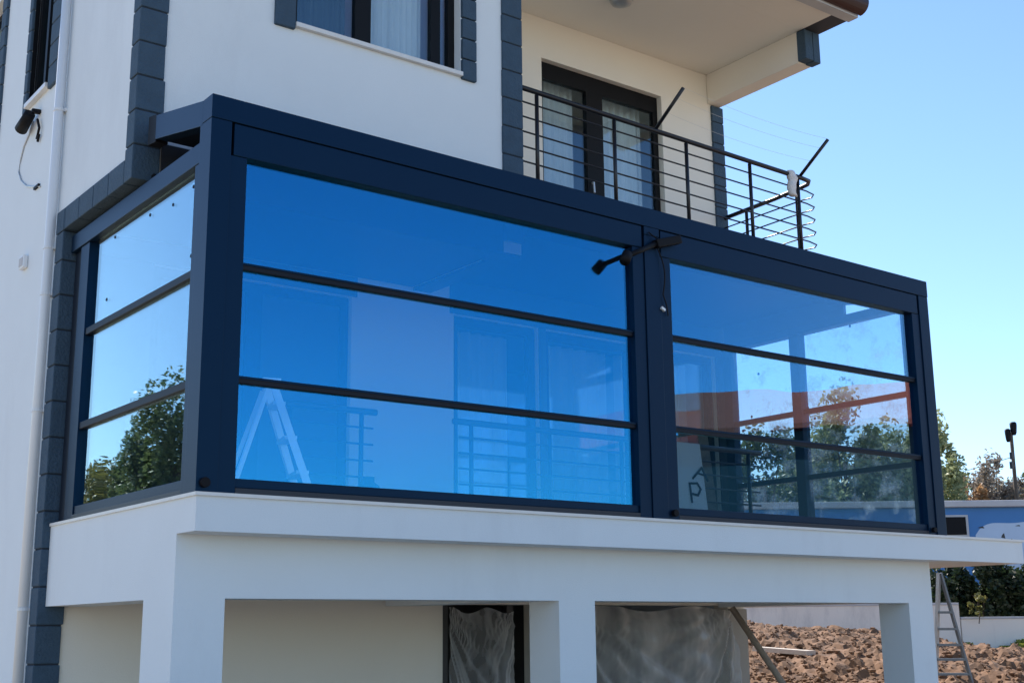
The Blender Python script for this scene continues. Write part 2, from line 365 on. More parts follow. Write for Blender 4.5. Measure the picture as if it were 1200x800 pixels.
# quoin stones
def block(x0, x1, y0, y1, z0, z1, parent=house):
    g = .006; mb = MB().box(x0, x1, y0, y1, z0+g, z1-g)
    o = mb.build('corner_stone', 'stone', parent, bevel=.010); return o
MB().box(-.052, .15, 1.306, 1.45, 2.47, 6.0).build('stone_backing', 'joint', house)
MB().box(3.436, 3.662, 1.306, 1.39, 2.61, 6.0).build('stone_backing', 'joint', house)
MB().box(-.052, .138, 2.852, 3.03, -3.0, 2.46).build('stone_backing', 'joint', house)
MB().box(7.892, 8.075, 2.852, 2.98, 3.11, 5.57).build('stone_backing', 'joint', house)
MB().box(-.052, .11, 1.462, 2.85, 2.475, 2.65).build('stone_backing', 'joint', house)
z = 2.462; k = 0
while z < 6.0:                                           # upper front-left corner
    w = .012*((k*7) % 3-1)*.5
    block(-.064+w*.2, .158+w, 1.296, 1.46, z, z+.282); z += .282; k += 1
z = 2.60
while z < 6.0: block(3.43+.004*(k % 2), 3.668, 1.296, 1.40, z, z+.282); z += .282; k += 1
y = 1.462
while y < 2.84:                                          # band under the overhang
    y2 = min(y+.34, 2.85); o = MB().box(-.064, .12, y+.004, y2-.004, 2.465, 2.66).build('corner_stone', 'stone', house, bevel=.008); y = y2
z = -2.9; k = 0
while z < 2.4:                                           # lower corner
    z2 = min(z+.3, 2.46); block(-.064, .148+.006*((k*5) % 3-1), 2.842, 3.045+.012*((k*3) % 3-1), z, z2); z = z2+1e-4; k += 1
o = MB().box(-.064, .10, 2.852, 3.045, 2.465, 2.66).build('corner_stone', 'stone', house, bevel=.008)
z = 3.1
while z < 5.55: block(7.885, 8.085, 2.842, 3.0, z, min(z+.282, 5.575)); z += .282
block(7.822, 7.955, 1.255, 1.383, 5.585, 5.965); block(7.958, 8.075, 1.250, 1.384, 5.575, 5.965)

# front window
def window(x0, x1, z0, z1, wy, mull, panes_mats, axis='y'):
    """frame in wall; (x0..x1) opening along the wall, wy = outer wall plane"""
    t = lambda a0, a1, d0, d1, c0, c1: MB().box(a0, a1, wy+d0, wy+d1, c0, c1) if axis == 'y' else MB().box(wy+d0, wy+d1, a0, a1, c0, c1)
    def comb(*bs):
        mb = MB()
        for b in bs:
            n = len(mb.v); mb.v += b.v; mb.f += [tuple(n+i for i in f) for f in b.f]
        return mb
    fr = comb(t(x0, x0+.07, .10, .16, z0, z1), t(x1-.07, x1, .10, .16, z0, z1), t(x0+.07, x1-.07, .10, .16, z1-.07, z1), t(x0+.07, x1-.07, .10, .16, z0, z0+.07))
    win = fr.build('window', 'doorframe', house)
    e = [x0+.07]+[c for a in mull for c in a]+[x1-.07]
    for a, b in mull: sub(t(a, b, .095, .155, z0+.07, z1-.07), 'mullion', 'doorframe', win)
    for i in range(0, len(e), 2):
        sub(t(e[i], e[i+1], .125, .137, z0+.07, z1-.07), 'pane', 'winglass', win)
        pm = panes_mats[min(i//2, len(panes_mats)-1)]
        if pm:
            c = MB(); a, b = e[i]+.01, e[i+1]-.01; nn = 60; ph = i*1.7
            for q in range(nn+1):
                u = a+(b-a)*q/nn; dd_ = .27+.022*math.sin(q*1.05+ph)+.012*math.sin(q*2.3+ph)
                for zz in (z0+.02, z1-.02): c.v.append((u, wy+dd_, zz) if axis == 'y' else (wy+dd_, u, zz))
            for q in range(nn): c.f.append((2*q, 2*q+2, 2*q+3, 2*q+1))
            sub(c, 'curtain', pm, win, smooth=True)
    return win
w = window(1.265, 2.962, 4.10, 5.75, WFY, [(1.90, 2.06), (2.70, 2.80)], ['darkcurtain', 'curtain', 'curtain'])
sub(MB().box(1.262, 2.965, WFY-.045, WFY+.098, 4.085, 4.125), 'sill', 'marble', w, bevel=.004)
z = 4.06
MB().box(1.075, 1.260, 1.285, 1.33, 4.06, 5.9).build('trim_panel', 'stone', house, bevel=.01)
while z < 5.8: block(2.967, 3.125, 1.285, 1.36, z, z+.205); z += .205
w = window(3.60, 4.25, 4.05, 5.75, WLX-.06, [(3.90, 3.96)], ['darkcurtain'], 'x')
sub(MB().box(WLX-.005, WLX+.035, 4.238, 4.2495, 4.08, 5.74), 'dark_reveal_strip', 'doorframe', w)  # dark strip added to shade the plaster reveal
sub(MB().box(WLX-.05, WLX+.098, 3.605, 4.245, 4.03, 4.075), 'sill', 'marble', w, bevel=.004)
z = 4.0
while z < 5.8:
    block(-.07, -.01, 3.34, 3.598, z, z+.215); block(-.07, -.01, 4.252, 4.36, z, z+.215); z += .215
w = window(5.40, 6.3, 4.05, 5.75, WLX, [(5.8, 5.86)], ['darkcurtain'], 'x')
z = 4.0
while z < 5.8:
    block(-.07, -.01, 5.22, 5.398, z, z+.215); block(-.07, -.01, 6.302, 6.46, z, z+.215); z += .215
sub(MB().box(WLX-.05, WLX+.098, 5.405, 6.295, 4.03, 4.075), 'sill', 'marble', w, bevel=.004)

# balcony door
door = MB().box(DX0, DX0+.075, 2.95, 3.02, 3.16, DZ1).box(DX1-.075, DX1, 2.95, 3.02, 3.16, DZ1).box(DX0+.075, DX1-.075, 2.95, 3.02, DZ1-.20, DZ1).box(DX0+.075, DX1-.075, 2.95, 3.02, 3.16, 3.26).build('balcony_door', 'doorframe', house)
sub(MB().box(5.88, 6.13, 2.942, 3.012, 3.26, DZ1-.20), 'door_stile', 'doorframe', door)
sub(MB().tube([(5.93,2.93,4.15),(5.93,2.90,4.15),(5.93,2.89,4.02)], .012), 'handle', 'alu', door)
for a, b, ph in ((DX0+.075, 5.88, 0), (6.13, DX1-.075, 2)):
    sub(MB().box(a, b, 2.975, 2.987, 3.26, DZ1-.20), 'pane', 'winglass', door)
    c = MB(); nn = 50
    for q in range(nn+1):
        u = a+(b-a)*q/nn; y_ = 3.2+.03*math.sin(q*.9+ph)+.015*math.sin(q*2.1)
        for zz in (3.2, 5.4): c.v.append((u, y_, zz))
    for q in range(nn): c.f.append((2*q, 2*q+2, 2*q+3, 2*q+1))
    sub(c, 'curtain', 'curtain', door, smooth=True)

# balcony railing
def railz(x): return 4.175-.017*(x-3.67)
rp = MB().tube([(3.62,1.33,railz(3.62)),(5.4,1.33,railz(5.4)),(7.70,1.33,railz(7.7)),(7.83,1.345,railz(7.8)),(7.905,1.42,railz(7.85)),(7.93,1.56,railz(7.9)),(7.98,2.0,railz(8)),(8.03,2.84,railz(8))], .026, 10)
railing = rp.build('balcony_railing', 'rail', house, smooth=True)
for x in (3.86, 4.85, 5.86, 6.83, 7.62): sub(MB().tube([(x,1.33,3.14),(x,1.33,railz(x)-.03)], .020, 8), 'post', 'rail', railing, smooth=True)
for y in (1.62, 2.45): sub(MB().tube([(7.93+.06*(y-1.5),y,3.0),(7.93+.06*(y-1.5),y,railz(8)-.03)], .020, 8), 'post', 'rail', railing, smooth=True)
for k in range(1, 7):
    dzv = -.15*k; z3 = lambda x: railz(x)+dzv+.01
    sub(MB().tube([(3.66,1.33,z3(3.66)),(5.4,1.33,z3(5.4)),(7.76,1.33,z3(7.76)),(7.92,1.36,z3(7.9)),(7.985,1.44,z3(7.9)),(7.965,1.56,z3(7.95)),(7.965,1.8,z3(8)),(8.0,2.84,z3(8))], .0085, 6), 'bar', 'rail', railing, smooth=True)
# clothes line on outrigger arms
for x, l in ((5.42, .0), (7.66, .0)):
    arm = MB().tube([(x,1.36,railz(x)-.01),(x,.90,railz(x)+.32)], .019, 8)
    sub(arm, 'clothes_line_arm', 'rail', railing, smooth=True)
for k, (y, dzv) in enumerate(((.91,.31),(1.02,.235),(1.17,.13))):
    pts = []
    for q in range(13):
        f = q/12; x = 5.42+(7.66-5.42)*f
        pts.append((x, y, railz(x)+dzv+.022-.05*(1-(2*f-1)**2)))
    o = MB().tube(pts, .0014, 5).build('clothes_line', 'alu', None)
    tag(o, ['thin pale clothes line strung at the tips of the arms', 'thin pale clothes line strung between the middles of the arms', 'thin pale clothes line strung close to the rail'][k], 'clothes line')
# rag tied on the rail
rg = MB(); cx = 7.50; nn = 14
def ragp(u, v):
    a = u*2*math.pi; r_ = .036+.018*noise.noise(Vector((math.cos(a)*1.5, math.sin(a)*1.5, v*4)))+(.03*math.sin(v*3.1) if v < .35 else .012)
    zz = railz(cx)+.04-v*.30; xx = cx+.02*math.sin(v*6)+r_*math.cos(a)*1.15; yy = 1.325+r_*math.sin(a)*.9-.02*v
    return (xx, yy, zz)
for i in range(15):
    for j in range(nn): rg.v.append(ragp(j/nn, i/14))
for i in range(14):
    for j in range(nn): rg.f.append((i*nn+j, i*nn+(j+1)%nn, (i+1)*nn+(j+1)%nn, (i+1)*nn+j))
rg.f.append(tuple(range(nn))); rg.f.append(tuple(14*nn+j for j in range(nn)))
tag(rg.build('rag', 'cloth', smooth=True), 'crumpled white rag tied around the balcony rail', 'rag')
# ceiling lamp on the balcony soffit
lp = P(728, -2, 'z', 5.97)
cl_ = MB(); 
for k, (r_, zz) in enumerate(((.13, 5.969), (.135, 5.94), (.11, 5.90), (.06, 5.885))):
    for j in range(20): cl_.v.append((lp.x+r_*math.cos(j*math.pi/10), lp.y+r_*math.sin(j*math.pi/10), zz))
for k in range(3):
    for j in range(20): cl_.f.append((k*20+j, k*20+(j+1)%20, (k+1)*20+(j+1)%20, (k+1)*20+j))
cl_.f.append(tuple(60+j for j in range(20)))
tag(cl_.build('ceiling_lamp', 'steel', smooth=True), 'round unlit lamp under the balcony soffit', 'lamp')

# downpipe
dp = MB().tube([(-.095,3.10,-2.5),(-.095,3.10,6.0)], .042, 14).build('downpipe', 'pvc', house, smooth=True)
for z in (3.62, 2.36, 1.95, .95, -.67, -1.5):
    b = MB().tube([(-.095,3.10,z-.012),(-.095,3.10,z+.012)], .048, 14)
    n = len(b.v); c = MB().box(-.06, -.039, 3.04, 3.20, z-.012, z+.012); b.v += c.v; b.f += [tuple(n+i for i in f) for f in c.f]
    sub(b, 'pipe_clip', 'pvc', dp)

# balcony slab, beams, columns of the ground floor
SX1 = 9.24
sl_ = MB().box(0, SX1, -.02, 2.84, -.245, -.0225).build('terrace_slab', 'plaster', house)
sub(MB().box(-.015, SX1+.015, -.04, .36, -.0225, .0).box(-.015, .30, .362, 2.83, -.0225, .0), 'stone_edge', 'marble', sl_)
MB().box(.302, SX1-.02, .364, 2.832, -.0222, -.006).build('terrace_floor', 'darkfloor', house)
MB().box(0, 8.0, .27, .63, -.652, -.245).build('beam', 'plaster', house)
MB().box(0, .36, .63, 2.84, -.652, -.245).build('beam', 'plaster', house)
MB().box(3.165, 3.53, .632, 2.86, -.64, -.2458).build('beam', 'plaster', house)
MB().box(7.62, 7.99, .632, 2.86, -.64, -.2458).build('beam', 'plaster', house)
for x0, x1, y1 in ((0, .352, .78), (3.165, 3.534, .65), (7.616, 7.998, .63)):
    MB().box(x0, x1, .27, y1, -3.2, -.652).build('column', 'plaster', house)
# plastic sheeting in the ground-floor openings
def sheet(x0, x1, z0, z1, y, seed, label):
    mb = MB(); NX, NZ = 150, 60
    for j in range(NZ+1):
        for i in range(NX+1):
            u, v = i/NX, j/NZ; x = x0+(x1-x0)*u; zz = z0+(z1-z0)*v
            wd_, hg_ = x1-x0, z1-z0
            ang = math.atan2(u*wd_+.12, (1.04-v)*hg_); rr = math.hypot(u*wd_, (1-v)*hg_)
            ang2 = math.atan2((1-u)*wd_+.05, (1.02-v)*hg_)
            rad_ = noise.noise(Vector((ang*9, rr*.25, seed)))+.5*noise.noise(Vector((ang*24, rr*.4, seed+3)))
            rad2 = noise.noise(Vector((ang2*8, rr*.2, seed+6)))+.5*noise.noise(Vector((ang2*20, .3, seed+2)))
            ver = noise.noise(Vector((u*wd_*4+.3*math.sin(v*4), v*.8, seed+9)))
            fold = (.10*rad_*(1-u*.5)+.07*rad2*u)*min(1, .25+rr*.6)+.05*ver+.03*noise.noise(Vector((u*wd_*6, v*5, seed)))
            mb.v.append((x+.03*noise.noise(Vector((v*3, seed, u))), y+fold-.06, zz+.03*math.sin(u*11+seed)*(v > .95)))
    for j in range(NZ):
        for i in range(NX): a = j*(NX+1)+i; mb.f.append((a, a+1, a+NX+2, a+NX+1))
    o = mb.build('plastic_sheet', 'sheet', smooth=True); return tag(o, label, 'plastic sheet')
sheet(3.83, 4.62, -3.0, -.68, 2.83, 1.3, 'narrow clear plastic sheet hung over the dark opening next to the middle column')
sheet(5.30, 7.75, -3.0, -.66, 2.82, 5.7, 'wide creased clear plastic sheet hung over the opening behind the timber prop')
a = P(858, 712, 'y', 2.1); b = P(922, 806, 'y', 1.55); b2 = b+(b-a)*1.05
t_ = MB().tube([a, (a+b2)/2+Vector((0,.01,.0)), b2], .035, 9)
tag(t_.build('timber_prop', 'wood', smooth=True), 'round timber prop leaning under the terrace beam', 'timber prop')
M['steeldark'] = mat('dark_door_steel', (.03, .03, .033), .5)
MB().box(3.825, 3.90, 2.90, 2.97, -3.2, -.63).box(4.62, 4.70, 2.90, 2.97, -3.2, -.63).box(5.152, 5.24, 2.90, 2.97, -3.2, -.63).build('opening_frame', 'steeldark', house)
MB().box(7.785, 8.07, 2.846, 2.868, -3.2, -.66).build('opening_frame', 'conc', house)

# ------------------------------------------------------------------ glass enclosure
enc = thing('glass_enclosure', (0, 0, 0), 'anthracite framed glass enclosure with sliding blue panes on the terrace', 'glass enclosure')
def T(x): return 2.70-.0093*x
EW = 7.955
def part(mb, name, m, bevel=.004, parent=enc): return mb.build(name, m, parent, bevel=bevel)
part(MB().box(0, .15, 0, .19, .001, T(0)-.17), 'post', 'frame')
part(MB().box(3.955, 4.13, .0, .15, .001, T(4)-.245), 'post', 'frame')
part(MB().box(7.80, EW, 0, .16, .001, T(7.9)-.17), 'post', 'frame')
part(MB().xbeam(-.002, EW+.002, -.004, .15, lambda x: T(x)-.168, T), 'top_beam', 'frame')
part(MB().box(3.955, 4.13, -.002, .14, T(4)-.243, T(4)-.17), 'bracket', 'frame')
# roof deck, rising towards the wall, and its side edge
part(MB().hexa([(.02,.152,2.60),(EW-.02,.152,2.53),(EW-.02,1.21,2.70),(.02,1.21,2.78),(.02,.152,2.69),(EW-.02,.152,2.62),(EW-.02,1.21,2.79),(.02,1.21,2.87)]), 'roof_panel', 'frame2')
part(MB().hexa([(0,.151,2.515),(.10,.151,2.515),(.10,1.02,2.70),(0,1.02,2.70),(0,.151,2.70),(.10,.151,2.70),(.10,1.02,2.89),(0,1.02,2.89)]), 'side_fascia', 'frame')
part(MB().hexa([(.004,1.021,2.68),(.10,1.021,2.68),(.10,1.18,2.70),(.004,1.18,2.70),(.004,1.021,2.90),(.10,1.021,2.90),(.10,1.18,2.93),(.004,1.18,2.93)]), 'end_cap', 'black')
part(MB().hexa([(EW-.10,.161,2.45),(EW,.161,2.45),(EW,1.21,2.62),(EW-.10,1.21,2.62),(EW-.10,.161,2.62),(EW,.161,2.62),(EW,1.21,2.80),(EW-.10,1.21,2.80)]), 'side_fascia', 'frame')
def sash_bay(x0, x1, zt, zbars, g0, g1):
    """front bay between x0 and x1 : guides, motor box, bottom rail, three panes, two bars"""
    part(MB().box(x0-g0, x0, .012, .13, .002, zt+.02), 'guide_rail', 'frame')
    part(MB().box(x1, x1+g1, .012, .13, .002, zt+.02), 'guide_rail', 'frame')
    part(MB().xbeam(x0-g0+.02, x1+g1-.02, .006, .14, lambda x: zt+.021, lambda x: T(x)-.172), 'motor_box', 'frame', .006)
    part(MB().box(x0+.001, x1-.001, .03, .11, .045, .105), 'bottom_rail', 'frame')
    part(MB().box(x0+.001, x1-.001, .012, .125, .002, .043), 'sill_track', 'frame2')
    zs = [.105]+zbars[::-1]+[zt+.03]
    for k, zb in enumerate(zbars):
        o = part(MB().box(x0+.001, x1-.001, .035, .095, zb-.026, zb+.026), 'sash_bar', 'bar', .006)
        sub(MB().box(x0+.002, x1-.002, .028, .0345, zb+.008, zb+.020), 'bar_lip', 'frame', o)
    for k in range(3):
        a = zs[k]+(.026 if k else 0); b = zs[k+1]-(.026 if k < 2 else 0)
        y = .062
        part(MB().box(x0-.02, x1+.02, y, y+.010, a+.0005, b-.0005), 'pane', 'glass', 0)
sash_bay(.275, 3.825, 2.275, [1.537, .760], .124, .128)
sash_bay(4.262, 7.68, 2.235, [1.562, .772], .130, .118)
# left side, plane x = 0
def side_bay(y0, y1, zt, zbars, x, s, m, gl=.0, names=('frame',)):
    bx = lambda d0, d1, a, b, c, d: MB().box(min(x+s*d0, x+s*d1), max(x+s*d0, x+s*d1), a, b, c, d)
    part(bx(.03, .11, y0+.001, y1-.001, .04, .105), 'bottom_rail', 'frame')
    part(bx(.012, .125, y0+.001, y1-.001, .002, .039), 'sill_track', 'frame2')
    for zb in zbars: part(bx(.03, .10, y0+.001, y1-.001, zb-.028, zb+.028), 'sash_bar', 'bar', .006)
    zs = [.105]+zbars[::-1]+[zt]
    for k in range(3):
        a = zs[k]+(.028 if k else 0); b = zs[k+1]-(.028 if k < 2 else 0)
        part(bx(.062, .072, y0-.012, y1+.012, a+.0005, b-.0005), 'pane', m, 0)
side_bay(.27, 2.40, 2.262, [1.505, .740], 0, 1, 'glass')
part(MB().box(.006, .14, .191, 2.82, 2.262, 2.41), 'head_box', 'frame', .006)
part(MB().box(.010, .12, .191, .27, .002, 2.261), 'guide_rail', 'frame')
part(MB().box(.02, .12, 2.40, 2.60, .002, 2.261), 'guide_rail', 'frame')
part(MB().box(.05, .13, 2.601, 2.82, .002, 2.261), 'wall_filler', 'frame2')
part(MB().box(.09, .14, 1.25, 2.82, 2.411, 2.52), 'head_filler', 'black')
for (px, py) in ((135,278),(176,252),(203,240),(227,219),(125,351),(224,300)):
    p = P(px, py, 'x', .061); part(MB().tube([p, p-Vector((.004,0,0))], .013, 8), 'rubber_pad', 'black', 0)
# right side, plane x = EW
side_bay(.27, 1.645, 2.36, [1.475, .742], EW, -1, 'dirtyglass')
side_bay(1.775, 2.69, 2.36, [1.475, .742], EW, -1, 'dirtyglass')
part(MB().box(EW-.14, EW-.004, .161, 2.82, 2.361, 2.45), 'head_box', 'frame')
part(MB().box(EW-.08, EW-.03, 1.02, 2.82, 2.451, 2.857), 'head_filler', 'frame2')
part(MB().box(EW-.13, EW-.006, 1.646, 1.774, .002, 2.36), 'post', 'frame')
part(MB().box(EW-.12, EW-.01, .161, .269, .002, 2.36), 'guide_rail', 'frame')
part(MB().box(EW-.12, EW-.01, 2.691, 2.82, .002, 2.36), 'guide_rail', 'frame')
for (px, py) in ((889,438),(881,488),(871,505),(905,505),(996,382),(999,467),(947,478),(955,490),(906,560),(1000,375)):
    yy = P(px, py, 'x', EW-.074).y
    if .27 < yy < 1.64 or 1.78 < yy < 2.69:
        p = P(px, py, 'x', EW-.0755); part(MB().tube([p, p-Vector((.003,0,0))], .016, 8), 'rubber_pad', 'black', 0)
# plastic caps at the post feet
for (x, z, r_) in ((.055, .062, .034), (4.19, .055, .030), (7.73, .05, .028)):
    part(MB().tube([(x,.003,z),(x,-.03,z)], r_, 12), 'drain_cap', 'black', .005)
# dark lamp bar and cables on the mid post
lampbar = thing('terrace_spotlight', P(765, 290, 'y', -.04), 'black spotlight bar with loose cables fixed over the middle post of the glazing', 'spotlight')
A = P(733, 301, 'y', -.10); B = P(768, 286, 'y', -.04); C = P(796, 281, 'y', -.05)
lampbar.location = B
MB().tube([A, B], .022, 10).build('arm', 'black', lampbar, smooth=True)
MB().tube([A+Vector((-.03,-.02,-.05)), A+Vector((.03,.01,.03))], .045, 12).build('lamp_head', 'black', lampbar, smooth=True)
MB().bar(B, C, .07, .075).build('junction_box', 'black', lampbar, bevel=.012)
for q, (p0, p1, sag) in enumerate(((P(768,285,'y',-.02), P(777,345,'y',-.006), .05), (P(760,272,'y',-.01), P(775,283,'y',-.03), -.03), (P(777,345,'y',-.006), P(783,370,'y',-.004), .0))):
    pts = [p0.lerp(p1, i/10)+Vector((sag*math.sin(i*math.pi/10), -.01*math.sin(i*math.pi/10), 0)) for i in range(11)]
    MB().tube(pts, .006, 6).build('cable', 'black', lampbar)
p = P(777, 362, 'y', -.012)
MB().bar(p+Vector((-.02,0,.01)), p+Vector((.02,0,-.01)), .02, .022).build('connector', 'pvc', lampbar)

for (a, b, c, d) in ((.16, 2.80, 2.305, 2.50), (.16, .745, .0, 2.30), (3.90, 8.0, 2.305, 2.85), (5.055, 5.145, .0, 2.30), (7.755, 8.0, .0, 2.30)):  # dark sheets added over the white wall to dim the interior
    MB().box(a, b, 2.85, 2.8695, c, d).build('shade_panel', 'roomshade', house)
MB().box(.15, 3.644, 1.325, 1.57, 2.47, 2.498).build('shade_lining', 'roomshade', house)  # added dark cover that hides the bright underside of the wall
MB().box(3.44, 3.644, 1.572, 2.845, 2.47, 2.498).build('shade_lining', 'roomshade', house)
MB().box(.165, 3.425, 1.298, 1.318, 2.47, 2.79).build('shade_panel', 'roomshade', house)  # added dark cover over the white wall foot under the roof
# inside the enclosure --------------------------------------------------
for k, (x0, x1, z0, z1) in enumerate(GLO):
    fr = MB().box(x0, x0+.09, 2.93, 3.0, z0, z1).box(x1-.09, x1, 2.93, 3.0, z0, z1).box(x0+.09, x1-.09, 2.93, 3.0, z1-.09, z1).box(x0+.09, x1-.09, 2.93, 3.0, z0, z0+.09).build('terrace_door', 'doorframe', house)
    xm = (x0+x1)/2
    if x1-x0 > 1.5: sub(MB().box(xm-.08, xm+.08, 2.925, 2.995, z0+.09, z1-.09), 'door_stile', 'doorframe', fr)
    for a, b in (((x0+.09, xm-.08), (xm+.08, x1-.09)) if x1-x0 > 1.5 else ((x0+.09, x1-.09),)):
        sub(MB().box(a, b, 2.955, 2.967, z0+.09, z1-.09), 'pane', 'winglass' if k else 'roomshade', fr)  # leftmost door gets a matte dark panel to suppress its sky reflection
        c = MB(); nn = 44
        for q in range(nn+1):
            u = a+(b-a)*q/nn; y_ = 3.3+.035*math.sin(q*.9+k)+.015*math.sin(q*2.3)
            for zz in (z0+.06, z1-.05): c.v.append((u, y_, zz))
        for q in range(nn): c.f.append((2*q, 2*q+2, 2*q+3, 2*q+1))
        if k == 2 or (k == 1): sub(c, 'curtain', 'curtain', fr, smooth=True)
def irail(x0, x1, y, label, name='terrace_railing'):
    t = thing(name, ((x0+x1)/2, y, 0), label, 'railing')
    MB().tube([(x0,y,1.02),(x1,y,1.02)], .03, 10).build('top_rail', 'rail', t, smooth=True)
    n = max(2, int(round((x1-x0)/1.0))+1); xs_ = [x0+.2+(x1-x0-.4)*i/(n-1) for i in range(n)] if n > 2 else [x0+.12, x1-.15]
    for x in xs_: MB().tube([(x,y,-.004),(x,y,1.0)], .022, 8).build('post', 'rail', t, smooth=True)
    for k in range(1, 6): MB().tube([(x0+.06,y,1.02-.145*k),(x1-.03,y,1.02-.145*k)], .010, 6).build('bar', 'rail', t, smooth=True)
    return t
irail(3.35, 7.5, 2.0, 'long dark tube railing standing inside the enclosure')
irail(1.55, 2.52, 2.0, 'short dark tube railing inside beside the white pier')
# stepladder inside
def ladder(name, base, h, w0, w1, depth, n, label, m, ang):
    t = thing(name, base, label, 'ladder'); c, s = math.cos(ang), math.sin(ang)
    tr = lambda u, v, z: (base[0]+u*c-v*s, base[1]+u*s+v*c, base[2]+z)
    for sg in (-1, 1):
        MB().bar(tr(sg*w0/2, -depth/2, 0), tr(sg*w1/2, 0, h), .03, .055).build('front_stile', m, t)
        MB().bar(tr(sg*w0/2, depth/2, 0), tr(sg*w1/2*.9, .03, h-.03), .025, .03).build('rear_leg', m, t)
    for k in range(1, n+1):
        f = k/(n+.6); ww = w0+(w1-w0)*f-.035
        MB().bar(tr(-ww/2, -depth/2*(1-f), h*f), tr(ww/2, -depth/2*(1-f), h*f), .09, .025).build('tread', m, t)
    MB().bar(tr(-w1/2-.02, .01, h+.014), tr(w1/2+.02, .01, h+.014), .13, .026).build('top_cap', m, t)
    return t
ladder('stepladder', (.86, .75, -.004), .90, .42, .24, .62, 3, 'small aluminium stepladder standing inside behind the left glazing', 'alu', R(75))
cp = P(432, 560, 'y', 1.2)
can = MB()
for k, (r_, zz) in enumerate(((.11,0),(.12,.02),(.12,.2),(.09,.27),(.05,.30),(.05,.34))):
    for j in range(16): can.v.append((cp.x+r_*math.cos(j*math.pi/8), 1.2+r_*math.sin(j*math.pi/8)*.8, zz-.004))
for k in range(5):
    for j in range(16): can.f.append((k*16+j, k*16+(j+1)%16, (k+1)*16+(j+1)%16, (k+1)*16+j))
can.f.append(tuple(80+j for j in range(16))); can.f.append(tuple(j for j in range(16))[::-1])
tag(can.build('canister', 'black', smooth=True), 'dark round canister on the terrace floor behind the glazing', 'canister')
# white board with lettering and a leaning batten behind the right bay
p0 = P(780, 600, 'y', 1.8); p1 = P(833, 600, 'y', 1.8); bz = P(800, 518, 'y', 1.92).z
board = thing('lettered_board', (p0.x, 1.8, 0), 'white board with dark lettering leaning on the railing inside the right bay', 'board')
MB().hexa([(p0.x,1.80,-.004),(p1.x,1.80,-.004),(p1.x,1.83,-.004),(p0.x,1.83,-.004),(p0.x,1.92,bz),(p1.x,1.92,bz),(p1.x,1.95,bz),(p0.x,1.95,bz)]).build('panel', 'boardwhite', board)
def stroke(pts, w, mb):
    nb = Vector((0, -1, .07)).normalized()
    for a, b in zip(pts[:-1], pts[1:]):
        t = (b-a).normalized(); e = t.cross(nb).normalized()*w*.42; a2 = a-t*w*.3; b2 = b+t*w*.3; n_ = nb*.006
        mb.hexa([a2-e, b2-e, b2+e, a2+e, a2-e+n_, b2-e+n_, b2+e+n_, a2+e+n_])
def on(px, py):                                       # on the tilted face of the board
    best = P(px, py, 'y', 1.8)
    for _ in range(6): best = P(px, py, 'y', 1.80+.12*max(0, min(1, best.z/bz))-.004)
    return best
L1 = MB(); stroke([on(811,588), on(808,566)], .028, L1); stroke([on(808,566), on(817,566), on(821,573), on(818,580), on(810,578)], .028, L1)
L1.build('letter', 'ink', board)
L2 = MB(); stroke([on(812,560), on(822,548), on(829,563)], .028, L2); stroke([on(817,554), on(826,557)], .024, L2)
L2.build('letter', 'ink', board)
a = P(823, 508, 'y', 2.72); b = P(838, 606, 'y', 2.2)
tag(MB().bar((b.x, b.y, max(b.z-.25,0.02)), a, .11, .04).build('leaning_batten', 'wood'), 'brown timber batten leaning beside the lettered board inside', 'batten')

# left wall bits: floodlight, cable, small box
fl = P(35, 138, 'x', -.12)
spot = thing('wall_floodlight', (WLX, fl.y, fl.z), 'black floodlight with a dangling cable on the side wall under the window', 'floodlight')
MB().bar((WLX, P(45,131,'x',-.06).y, P(45,131,'x',-.06).z), P(37,130,'x',-.12), .05, .04).build('bracket', 'black', spot, bevel=.008)
MB().tube([P(24.5,152,'x',-.13), P(35,134,'x',-.12)], .058, 14, .05).build('lamp_head', 'black', spot, smooth=True)
q0 = P(44, 140, 'x', -.07)
MB().tube([q0, P(46,150,'x',-.07), P(43,163,'x',-.065), P(46,158,'x',-.065), P(44,166,'x',-.06)], .012, 6).build('loose_wire', 'black', spot)
pts = [P(*p_, 'x', -.048) for p_ in ((39,142),(34,158),(28,172),(24,188),(22,202),(25,212),(31,218),(38,219),(47,218.5))]
MB().tube(pts, .007, 6).build('cable', 'steel', spot)
p_ = P(43, 219, 'x', -.05); MB().bar(p_+Vector((0,.07,0)), p_-Vector((0,.07,0)), .02, .025).build('cable_end', 'black', spot)
p_ = P(29, 308, 'x', -.05); bx_ = thing('junction_box', (WLX, p_.y, p_.z-.06), 'small pale junction box on the side wall', 'junction box')
MB().box(-.085, WLX-.0005, p_.y-.07, p_.y+.07, p_.z-.06, p_.z+.06).build('case', 'pvc', bx_, bevel=.012); MB().box(-.089, -.0855, p_.y-.05, p_.y+.05, p_.z-.04, p_.z+.04).build('cover', 'roofedge', bx_, bevel=.001)

